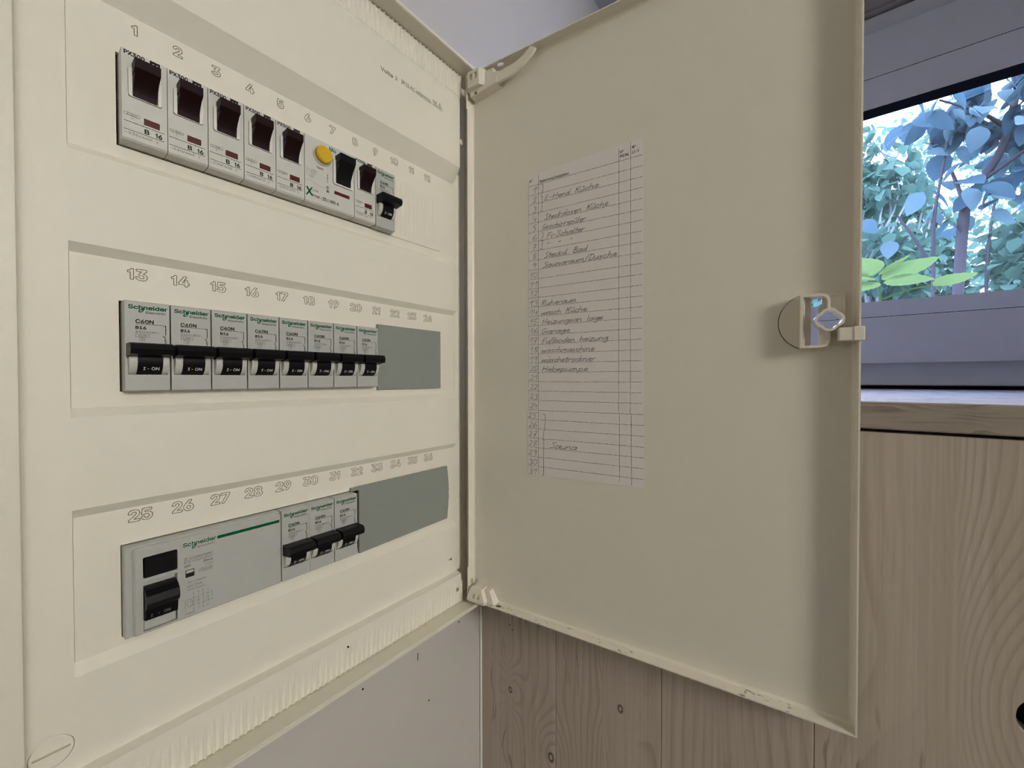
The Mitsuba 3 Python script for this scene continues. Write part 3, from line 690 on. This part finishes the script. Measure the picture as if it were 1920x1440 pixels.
HAND = {
    'a': (5.2, '4.4,4.6 3,5 1,4 .5,1.8 1.5,.2 3,.6 4.2,3 4.6,5;4.6,5 4.2,1.4 5.2,.3'), 'b': (5, '.8,10 .8,.5;.8,3 2.5,5 4.2,4 4.2,1.4 2.5,0 .8,.8'), 'c': (4.4, '4.1,4.2 2.5,5 .8,3.4 .8,1.2 2.3,0 4.2,.8'),
    'd': (5.4, '4,4.3 2.4,5 .8,3.6 .7,1.2 2,.1 4,2.6;4.6,10 4.2,1 5,.2'), 'e': (4.4, '.7,2.5 3.6,3.2 3.2,4.8 1.8,5 .7,3 .9,1 2.3,0 4.2,.8'), 'f': (3.6, '3.6,9.4 2.3,10 1.5,8 1.4,-3;.2,4.6 3.2,5'),
    'g': (5, '4.4,4.6 3,5 1,4 .7,2 1.8,.6 3.4,1.6 4.5,5;4.5,5 4.2,-2.4 2.6,-4 .8,-3'), 'h': (5, '.8,10 .7,0;.7,2.5 2.5,5 3.8,4 3.8,.4 4.8,.4'), 'i': (2.2, '.8,5 .8,1 1.9,.2;1,7.2 1.3,7.6'), 'k': (4.6, '.8,10 .8,0;3.9,5.4 .9,2.3 4,0'),
    'l': (2.4, '.9,10 .7,1 1.9,.1'), 'm': (6.8, '.6,5 .6,0;.6,3.2 2,5 2.9,4 2.9,0;2.9,3.2 4.3,5 5.2,4 5.2,.6 6.3,.2'), 'n': (5, '.6,5 .6,0;.6,3.2 2.3,5 3.6,4 3.6,.6 4.7,.2'), 'o': (4.8, '2.4,5 .8,3.6 .8,1.2 2.3,0 4,1.3 4,3.7 2.4,5'),
    'p': (5, '.8,5 .6,-4;.8,3.4 2.4,5 4.1,4 4,1.5 2.4,0 .8,.8'), 'r': (3.6, '.7,5 .7,0;.7,3 2,4.8 3.3,4.6'), 's': (4, '3.3,4.5 2,5 .9,3.9 3.2,1.7 2.4,.1 .6,.5'), 't': (3.2, '1.5,8.5 1.2,1 2.4,.1;.1,5.4 3,5.6'),
    'u': (5, '.6,5 .7,1.2 2,0 3.8,2 4,5;4,5 4,1 4.9,.2'), 'z': (4.4, '.6,5 3.6,5 .6,0 3.9,0'), 'w': (6, '.4,5 1.2,0 2.8,4.2 4,0 5.3,5.4'),
    'ß': (4.6, '.6,-3.5 .9,7 1.8,9.8 3.6,8.8 2.4,5.6 4.2,3.5 3.8,.8 2,.2'),
    'E': (5, '4.2,9 2,9.7 .8,7.5 2.6,5.4;2.6,5.4 .6,3.5 1,.6 4.4,.8'), 'H': (6, '.9,10 .6,0;4.9,10 4.6,0;.6,5 4.8,5.4'), 'K': (5.4, '.8,10 .6,0;4.9,10 1,4.4;1,4.4 3,5.4 3.6,.4 4.8,.6'), 'S': (4.8, '4.4,8.6 2.8,10 1,8.2 3.6,4 3,.6 .3,.4'),
    'G': (5.4, '4.6,8.6 2.8,10 .8,7 .8,2 2.5,0 4.4,1.8 4.4,4.4;2.8,4.2 4.9,4.4'), 'F': (5, '1.3,10 .8,0;1.1,9.8 4.8,10;1,5.3 3.6,5.6'), 'B': (5.4, '1.1,10 .7,0;.5,9.8 3.6,9.6 3.5,6.4 1,5.3;1,5.3 4.3,4.4 4,.8 .5,.1'),
    'D': (5.8, '1.1,10 .8,0;.3,9.6 3.6,9.5 5,5.5 3.6,1 .5,0'), 'R': (5.2, '1.1,10 .7,0;.4,9.2 3.6,9.8 3.8,6.4 1,5.2;1.4,5.2 4.6,0'), '/': (4, '.2,-3 3,11'), '-': (4, '.5,4 3,4.2'), '.': (2.4, '.8,.1 1.1,.4'), '"': (4, '1.2,4 .8,2;2.8,4 2.4,2'), ' ': (5, ''),
    '0': (4.4, '2,7.5 .6,5 .8,1.2 2.2,0 3.8,2.5 3.6,6 2,7.5'), '1': (3.6, '.2,4.5 2.5,7.6;2.5,7.6 2.2,0'), '2': (4.6, '.6,6 2,7.5 3.4,5.6 .5,.2;.5,.2 2,.7 4.2,.1'), '3': (4.2, '.6,6.8 2.3,7.4 3.2,5.6 1.6,4;1.6,4 3.4,2.2 2.2,-.4 .3,.6'),
    '4': (4.4, '1.2,7.5 .5,3.3 3.9,3.6;3.3,5.4 2.9,-.6'), '5': (4.2, '.9,7.3 .7,4.3 2.6,4.6 3.4,2 1.8,-.2 .3,.5;.9,7.3 3.9,7.7'), '6': (4.2, '2.8,7.7 .8,4 .8,1.3 2.2,0 3.5,1.8 2.6,3.6 .8,2.4'), '7': (4.2, '.4,7.2 3.7,7.4;3.7,7.4 1.6,-.5;.8,3.5 3.5,3.9'),
    '8': (4.2, '2,4 .8,5.8 2,7.5 3.2,6 .7,2 2,0 3.4,1.6 2,4'), '9': (4.2, '3.4,6 2,7.4 .8,5.6 1.8,4 3.4,5.8;3.4,6 2.6,0'),
}
HAND['ü'] = (5, HAND['u'][1] + ';1.2,7.6 3.8,7.9')
HAND['ä'] = (5.2, HAND['a'][1] + ';1.8,7.6 4.0,7.9')


def smooth_line(p, n=5):
    p = np.array(p, float)
    if len(p) < 3:
        return p
    e = np.vstack([2 * p[0] - p[1], p, 2 * p[-1] - p[-2]])
    out = []
    for i in range(1, len(e) - 2):
        for t in np.linspace(0, 1, n, endpoint=False):
            a, b_, c, d = e[i - 1], e[i], e[i + 1], e[i + 2]
            out.append(0.5 * (2 * b_ + (c - a) * t + (2 * a - 5 * b_ + 4 * c - d) * t ** 2 + (3 * b_ - a - 3 * c + d) * t ** 3))
    return np.array(out + [p[-1]])


hr = random.Random(4)


def handwriting(s, u0, u1, z0, unit=0.00044, pen=0.00042, slant=0.22, wob=0.18):
    x, strokes = 0.0, []
    for ch in s:
        adv, st = HAND[ch]
        dy = hr.uniform(-wob, wob)
        for part in filter(None, st.split(';')):
            strokes.append([(x + float(a) + slant * float(b_) + hr.uniform(-.12, .12), float(b_) * 1.0 + dy + hr.uniform(-.15, .15)) for a, b_ in (q.split(',') for q in part.split())])
        x += adv + hr.uniform(-.2, .2)
    xs = [q[0] for st in strokes for q in st]
    k = (u1 - u0) / (max(xs) - min(xs)) if u1 else unit
    off = min(xs)
    return union_all([LineString([(u0 + (a - off) * k, z0 + b_ * unit) for a, b_ in smooth_line(st)]).buffer(pen / 2, quad_segs=2) for st in strokes]).simplify(0.00003)


ROWZ = lambda n: -0.0128 - 0.00823 * n            # the ruled line under entry n
grp = 'sheets of the circuit list'
k = thing('circuit_list', 'handwritten list of circuits 1 to 24 stuck inside the door, upper sheet', 'paper list', grp)
obj('sheet', swing(sheet(Polygon([(0.0612, -0.0030), (0.1606, 0.0002), (0.1614, -0.2104), (0.0605, -0.2107)]))), 'paper', k)
rules = [line_([(0.0616, ROWZ(n)), (0.1604, ROWZ(n))], 0.00026) for n in range(24)]
rules += [line_([(0.0713, -0.0045), (0.0713, -0.2106)], 0.00026), line_([(0.1424, -0.0028), (0.1426, -0.2104)], 0.00026), line_([(0.1516, -0.0010), (0.1518, -0.2104)], 0.00026), line_([(0.0616, -0.0080), (0.0616, -0.2100)], 0.00012)]
rules += [text_at('N°', 0.0624, -0.0093, 0.0021, 0.0650, True), text_at('Bezeichnung/designation', 0.0725, -0.0117, 0.0021, 0.1000, True), text_at('N°', 0.1433, -0.0070, 0.0021, 0.1462, True), text_at('PE/N', 0.1434, -0.0104, 0.0021, 0.1500, True), text_at('N°', 0.1526, -0.0060, 0.0021, 0.1555, True), text_at('L1-3', 0.1526, -0.0097, 0.0021, 0.1578, True)]
W0 = 0.00028


def flat(polys, w0, t=0.00006):
    return swing(dplate(union_all(polys), w0, w0 + t))


obj('ruled_form', flat(rules, W0), 'ink_black', k, label='printed lines and column heads')
entries = {2: ('E-Herd Küche', .0772, .1257), 4: ('Steckdosen Küche', .0770, .1338), 5: ('Geschirrspüler', .0753, .1154), 6: ('Fi-Schalter', .0796, .1143), 7: ('-  "  -', .0800, .1033), 8: ('Steckd. Bad', .0770, .1170), 9: ('Saunaraum/Dusche', .0757, .1406),
           13: ('Ruheraum', .0742, .1065), 14: ('wasch Küche', .0744, .1158), 15: ('Heizungsan lage', .0748, .1294), 16: ('Garage', .0748, .1008), 17: ('Fußboden heizung', .0748, .1342), 18: ('waschmaschine', .0748, .1223), 19: ('wäschetrockner', .0748, .1234), 20: ('Hebepumpe', .0748, .1166)}
pen = []
for n, (s_, a, b_) in entries.items():
    pen.append(handwriting(s_, a, b_, ROWZ(n) + (0.0008 if n != 7 else 0.0030)))
for n in range(1, 25):
    d = str(n)
    pen.append(handwriting(d, 0.0659 if len(d) == 1 else 0.0628, 0.0693 if len(d) == 1 else 0.0703, ROWZ(n) + 0.0011, 0.00066, 0.00036, 0.12))


def brace(u, w_, z1, z0, zm):
    return LineString(smooth_line([(u, z1), (u + w_ * .9, z1 - 0.0012), (u + w_ * .8, (z1 + zm) / 2), (u - w_ * .05, zm + 0.0006), (u + w_ * .9, zm - 0.0004)])).buffer(0.00017).union(LineString([(u + w_ * .4, zm - 0.0004), (u + w_ * .35, z0 + 0.0003), (u - w_ * .5, z0)]).buffer(0.00017))


pen += [brace(0.0741, 0.0019, -0.0133, ROWZ(3) + 0.0004, -0.0240), brace(0.0741, 0.0019, ROWZ(5) - 0.0010, ROWZ(7) + 0.0006, ROWZ(6) - 0.0002)]
obj('handwriting', flat(pen, W0), 'pen_ink', k, label='blue-black pen entries')
k = thing('circuit_list', 'short lower sheet of the list with circuits 25 to 31 and the word Sauna', 'paper list', grp)
obj('sheet', swing(sheet(Polygon([(0.0603, -0.2106), (0.1618, -0.2105), (0.1626, -0.2672), (0.0609, -0.2682)]), 0.00026)), 'paper', k)
W0 = 0.00054
rules = [line_([(0.0614, -0.2108 - 0.00828 * i), (0.1622, -0.2106 - 0.00828 * i)], 0.00026) for i in range(0, 7)]
rules += [line_([(0.0712, -0.2110), (0.0714, -0.2675)], 0.00026), line_([(0.1432, -0.2110), (0.1436, -0.2645)], 0.00026), line_([(0.1525, -0.2110), (0.1529, -0.2660)], 0.00026)]
obj('ruled_form', flat(rules, W0), 'ink_black', k)
pen = [handwriting('Sauna', .0826, .1076, -0.2108 - 4 * 0.00828 + 0.0010, 0.00052)]
for i in range(7):
    pen.append(handwriting(str(25 + i), 0.0614, 0.0698, -0.2108 - (i + 1) * 0.00828 + 0.0012, 0.00066, 0.00036, 0.12))
pen.append(brace(0.0758, 0.0022, -0.2140, -0.2675, -0.2362))
obj('handwriting', flat(pen, W0), 'pen_ink', k)

# ------------------------------------------------------------------ specks on the wall and the cabinet's lower strip
sp = []
for x, z, r in ((0.1336, -0.4339, .0007), (0.2025, -0.4870, .0006), (0.2423, -0.4314, .0006)):
    sp.append(cyl_y(x, z, r, YW, YW - 0.0005, 12))
sp.append(box(0.1894, 0.1899, YW - 0.0003, YW, -0.4415, -0.4350))
obj('speck', cat_(*sp), 'dark_void', 'wall_back', label='tiny dark fly specks')
obj('speck', cyl_y(0.1119, -0.3814, 0.0006, YT - 0.0005, YT - 0.0011, 12), 'dark_void', cv)
obj('speck', cat_(*[lin(cyl_y(0, 0, r, 0, -0.0005, 12), [[0, 1, 0, XW], [1, 0, 0, y], [0, 0, 1, z]]) for y, z, r in ((-0.0339, -0.4358, .0005), (-0.0374, -0.4400, .0004))]), 'dark_void', wr, label='tiny dark specks')

# ------------------------------------------------------------------ lamps of the room (behind the camera)
k = thing('floor_lamp', 'floor lamp with an opal glass globe standing in the room behind the camera', 'lamp')
obj('globe', trimesh.creation.icosphere(3, LAMP_R).apply_translation(LAMP_POS), 'opal', k, True, emitter={'type': 'area', 'radiance': {'type': 'rgb', 'value': list(LAMP_L)}})
obj('pole', trimesh.creation.cylinder(0.012, LAMP_POS[2] - LAMP_R - FZ, sections=24).apply_translation((LAMP_POS[0], LAMP_POS[1], (FZ + LAMP_POS[2] - LAMP_R) / 2)), 'metal', k, 30)
obj('base', lin(trimesh.creation.revolve(np.array([(0, 0), (0.14, 0), (0.14, 0.012), (0.13, 0.018), (0, 0.022)]), sections=48), [[1, 0, 0, LAMP_POS[0]], [0, 1, 0, LAMP_POS[1]], [0, 0, 1, FZ]]), 'metal', k, 30)

# ------------------------------------------------------------------ outside: plants before the window
gx = np.linspace(OX, 9.0, 24)
gy = np.linspace(-7, 4, 24)
GX, GY = np.meshgrid(gx, gy, indexing='ij')
GZ = -0.24 + 0.05 * np.maximum(GX - 1.2, 0) + 0.05 * (meshkit.fbm(np.stack([GX * 2, GY * 2, 0 * GX], -1), 3) - 0.5)
i, j = np.meshgrid(np.arange(23), np.arange(23), indexing='ij')
q = np.stack([i * 24 + j, (i + 1) * 24 + j, (i + 1) * 24 + j + 1, i * 24 + j + 1], -1).reshape(-1, 4)
obj('ground', (np.stack([GX, GY, GZ], -1).reshape(-1, 3), q), 'ground_gravel', kind='structure', smooth=True)


def gz(x):
    return -0.24 + 0.05 * max(x - 1.2, 0)


def leaf(L, W, n=5, fold=0.18, tip=0.8, veins=0.0):
    """an ovate leaf along +x from its stalk, folded along the midrib, a little drooping"""
    t = np.linspace(0, 1, n + 1)
    half = W / 2 * np.sin(np.pi * t ** 0.8) ** tip
    half[0], half[-1] = W * 0.02, 0
    v, f = [], []
    for k_, (a, hw) in enumerate(zip(t, half)):
        z = -0.18 * L * a ** 2
        r = veins * (1 if k_ % 2 else -1)
        v += [(a * L, 0, z), (a * L - 0.08 * hw, hw, z + fold * hw + r), (a * L - 0.08 * hw, -hw, z + fold * hw + r)]
    for k_ in range(n):
        m, l, r = 3 * k_, 3 * k_ + 1, 3 * k_ + 2
        f += [(m, m + 3, l + 3), (m, l + 3, l), (m, r + 3, m + 3), (m, r, r + 3)]
    return np.array(v), np.array(f)


def rot(az, el, roll):
    ca, sa, ce, se, cr, sr = math.cos(az), math.sin(az), math.cos(el), math.sin(el), math.cos(roll), math.sin(roll)
    Rz = np.array([[ca, -sa, 0], [sa, ca, 0], [0, 0, 1]])
    Ry = np.array([[ce, 0, se], [0, 1, 0], [-se, 0, ce]])
    Rx = np.array([[1, 0, 0], [0, cr, -sr], [0, sr, cr]])
    return Rz @ Ry @ Rx


def tube(pts, r0, r1, sides=7):
    p = smooth_line(pts, 4)
    p = np.array(p)
    t = np.gradient(p, axis=0)
    t /= np.linalg.norm(t, axis=1, keepdims=True)
    a = np.cross(t, [0.3, 1, 0.1])
    a /= np.linalg.norm(a, axis=1, keepdims=True)
    b_ = np.cross(t, a)
    th_ = np.arange(sides) * 2 * np.pi / sides
    r = np.linspace(r0, r1, len(p))
    v = p[:, None] + r[:, None, None] * (np.cos(th_)[None, :, None] * a[:, None] + np.sin(th_)[None, :, None] * b_[:, None])
    i_, j_ = np.meshgrid(np.arange(len(p) - 1), np.arange(sides), indexing='ij')
    q_ = np.stack([i_ * sides + j_, i_ * sides + (j_ + 1) % sides, (i_ + 1) * sides + (j_ + 1) % sides, (i_ + 1) * sides + j_], -1).reshape(-1, 4)
    return trimesh.Trimesh(v.reshape(-1, 3), np.vstack([q_[:, [0, 1, 2]], q_[:, [0, 2, 3]]]), process=False)


def mass(centres, L, W, g, n=3, el=(0.1, 1.2)):
    """many small leaves as one mesh"""
    lv, lf = leaf(1, W / L, n)
    V, F = [], []
    for o, c in enumerate(centres):
        s_ = L * g.uniform(0.6, 1.2)
        V.append(lv * s_ @ rot(g.uniform(0, 6.28), g.uniform(*el), g.uniform(-.7, .7)).T + c)
        F.append(lf + o * len(lv))
    return np.vstack(V), np.vstack(F)


def cloud(g, n, c, r, holes=0.0, freq=3.0, seed=0):
    """points in an ellipsoid, thinned where a noise field is low"""
    out = []
    while len(out) < n:
        p = g.uniform(-1, 1, (n * 2, 3))
        p = p[(p ** 2).sum(1) < 1] * r + c
        if holes:
            p = p[meshkit.noise(p * freq, seed) > holes]
        out += list(p)
    return np.array(out[:n])


g = np.random.default_rng(11)
# the near tree with large round leaves (upper right of the pane)
scene['pale_bark'] = diffuse((0.20, 0.21, 0.18))
k = thing('leafy_tree', 'young tree with large bluish rounded leaves close to the window pane', 'tree')
X0 = 1.75
limbs = [[(X0, -0.600, gz(X0) - .05), (X0, -0.609, 0.083), (X0 + .01, -0.624, 0.335), (X0, -0.645, 0.385), (X0 - .01, -0.685, 0.465), (X0 - .02, -0.705, 0.56), (X0, -0.73, 0.74)],
         [(X0 + .01, -0.624, 0.335), (X0 + .03, -0.60, 0.45), (X0 + .05, -0.56, 0.60)], [(X0, -0.655, 0.40), (X0 - .06, -0.76, 0.47), (X0 - .08, -0.88, 0.55)],
         [(X0, -0.555, gz(X0) - .05), (X0, -0.556, 0.10), (X0 - .02, -0.554, 0.308), (X0 - .02, -0.573, 0.473), (X0 - .03, -0.585, 0.62)], [(X0, -0.556, .16), (X0 - .03, -0.51, .25), (X0 - .04, -0.47, .33)], [(X0, -0.70, .54), (X0 - .02, -0.64, .60), (X0 - .03, -0.56, .66)]]
obj('trunk', cat_(*[tube(l, 0.015 if n_ == 0 else 0.006, 0.007 if n_ == 0 else 0.0025) for n_, l in enumerate(limbs)]), 'bark', k, True)
lf_ply = [mikit.ply(leaf(L_, W_, 6), 'leaf_near', True) for L_, W_ in ((0.070, 0.054), (0.056, 0.046))] + [mikit.ply(leaf(L_, W_, 6), 'leaf_near_dark', True) for L_, W_ in ((0.080, 0.060), (0.062, 0.050))]
spots = list(np.array([X0, -0.76, 0.56]) + g.normal(0, 1, (120, 3)) * (0.07, 0.10, 0.085)) + list(np.array([X0, -0.62, 0.62]) + g.normal(0, 1, (55, 3)) * (0.06, 0.09, 0.06))
spots += list(np.array([X0, -0.86, 0.40]) + g.normal(0, 1, (35, 3)) * (0.06, 0.07, 0.09)) + list(np.array([X0 - .05, -0.60, 0.36]) + g.normal(0, 1, (26, 3)) * (0.05, 0.10, 0.05))
for c in spots:
    Rm = np.eye(4)
    Rm[:3, :3] = rot(g.uniform(0, 6.28), g.uniform(0.2, 1.2), g.uniform(-.8, .8))
    Rm[:3, 3] = c
    obj('leaf', lf_ply[g.integers(4)], None, k, to_world=T(Rm.tolist()))

# shrubs of the middle distance
for n_, (x, y, h_, sp_, lab) in enumerate(((2.55, -0.44, 1.12, 0.25, 'green shrub with thin pale stems behind the lime coloured plant'), (2.6, -1.08, 1.05, 0.26, 'green shrub behind the young tree, without pale stems'))):
    k = thing('shrub', lab, 'shrub')
    st = []
    for s_ in range(12):
        bx0, by0 = x + g.normal(0, .05), y + g.normal(0, .08)
        st.append([(bx0, by0, gz(x) - .03), (bx0 + g.normal(0, .03), by0 + g.normal(0, .05), gz(x) + h_ * .4), (bx0 + g.normal(0, .06), by0 + g.normal(0, .10), gz(x) + h_ * .75), (bx0 + g.normal(0, .08), by0 + g.normal(0, .13), gz(x) + h_)])
    obj('stems', cat_(*[tube(l, 0.007, 0.0025, 5) for l in st]), 'bark' if n_ else 'pale_bark', k, True)
    c = cloud(g, 1500, (x, y, gz(x) + h_ * .58), (sp_, sp_, h_ * .50), 0.40, 5.5, n_)
    obj('foliage', mass(c, 0.058, 0.044, g), 'leaf_mid', k, True, kind='stuff')
# the bushes and trees far behind
for n_, (x, y, h_, sp_, lab) in enumerate(((4.6, -0.62, 1.45, .60, 'dense green bush in the far middle of the window view'), (4.7, -1.95, 1.55, .62, 'dense green bush far behind the young tree'), (7.4, -1.35, 3.2, 1.15, 'tall pale tree farthest from the window'))):
    k = thing('bush', lab, 'bush')
    obj('trunk', tube([(x, y, gz(x) - .05), (x + .05, y + .04, gz(x) + h_ * .4), (x, y - .05, gz(x) + h_ * .8)], 0.045, 0.015), 'bark', k, True)
    c = cloud(g, 6000 if n_ < 2 else 2600, (x, y, gz(x) + h_ * .5), (sp_ * .8, sp_, h_ * .52), 0.42 if n_ < 2 else 0.52, 2.6, 20 + n_)
    obj('foliage', mass(c, 0.085, 0.060, g), 'leaf_far', k, True, kind='stuff')
# the lime leaved plant low in the corner of the pane
k = thing('broadleaf_plant', 'lime green plant with large pointed leaves at the bottom of the window', 'plant')
PX_ = 1.12
obj('stalk', cat_(tube([(PX_, -0.392, gz(PX_) - .03), (PX_, -0.384, -0.015), (PX_, -0.368, 0.038)], 0.0028, 0.0018), tube([(PX_, -0.384, -0.015), (PX_ + .01, -0.43, 0.003), (PX_ + .02, -0.465, 0.007)], 0.002, 0.0015)), 'leaf_lime', k, True)


def leaf_between(p, q_, w_):
    """one large leaf from its stalk p to its tip q_, its upper side turned up and to the house"""
    p, q_ = np.array(p), np.array(q_)
    L_ = np.linalg.norm(q_ - p)
    ex = (q_ - p) / L_
    ez = np.array([-0.62, 0.05, 0.78])
    ez = ez - ex * (ez @ ex)
    ez /= np.linalg.norm(ez)
    v, f = leaf(L_, w_, 14, 0.16, 0.85, 0.0006)
    v[:, 2] += 0.18 * v[:, 0] ** 2 / L_      # not drooping
    return trimesh.Trimesh(v @ np.stack([ex, np.cross(ez, ex), ez]) + p, f, process=False)


for p_, q_, w_ in (((PX_, -.368, .038), (PX_ + .03, -.348, .088), .062), ((PX_, -.380, .038), (PX_ + .03, -.433, .080), .016), ((PX_ - .005, -.386, .026), (PX_ + .03, -.476, .068), .060), ((PX_ - .02, -.386, .018), (PX_ - .04, -.460, .010), .048),
                   ((PX_, -.370, .034), (PX_ - .03, -.325, .032), .055), ((PX_ + .02, -.465, .007), (PX_ + .04, -.532, .028), .042), ((PX_ - .02, -.374, .020), (PX_ - .06, -.335, -.004), .045)):
    obj('leaf', leaf_between(p_, q_, w_), 'leaf_lime', k, True)
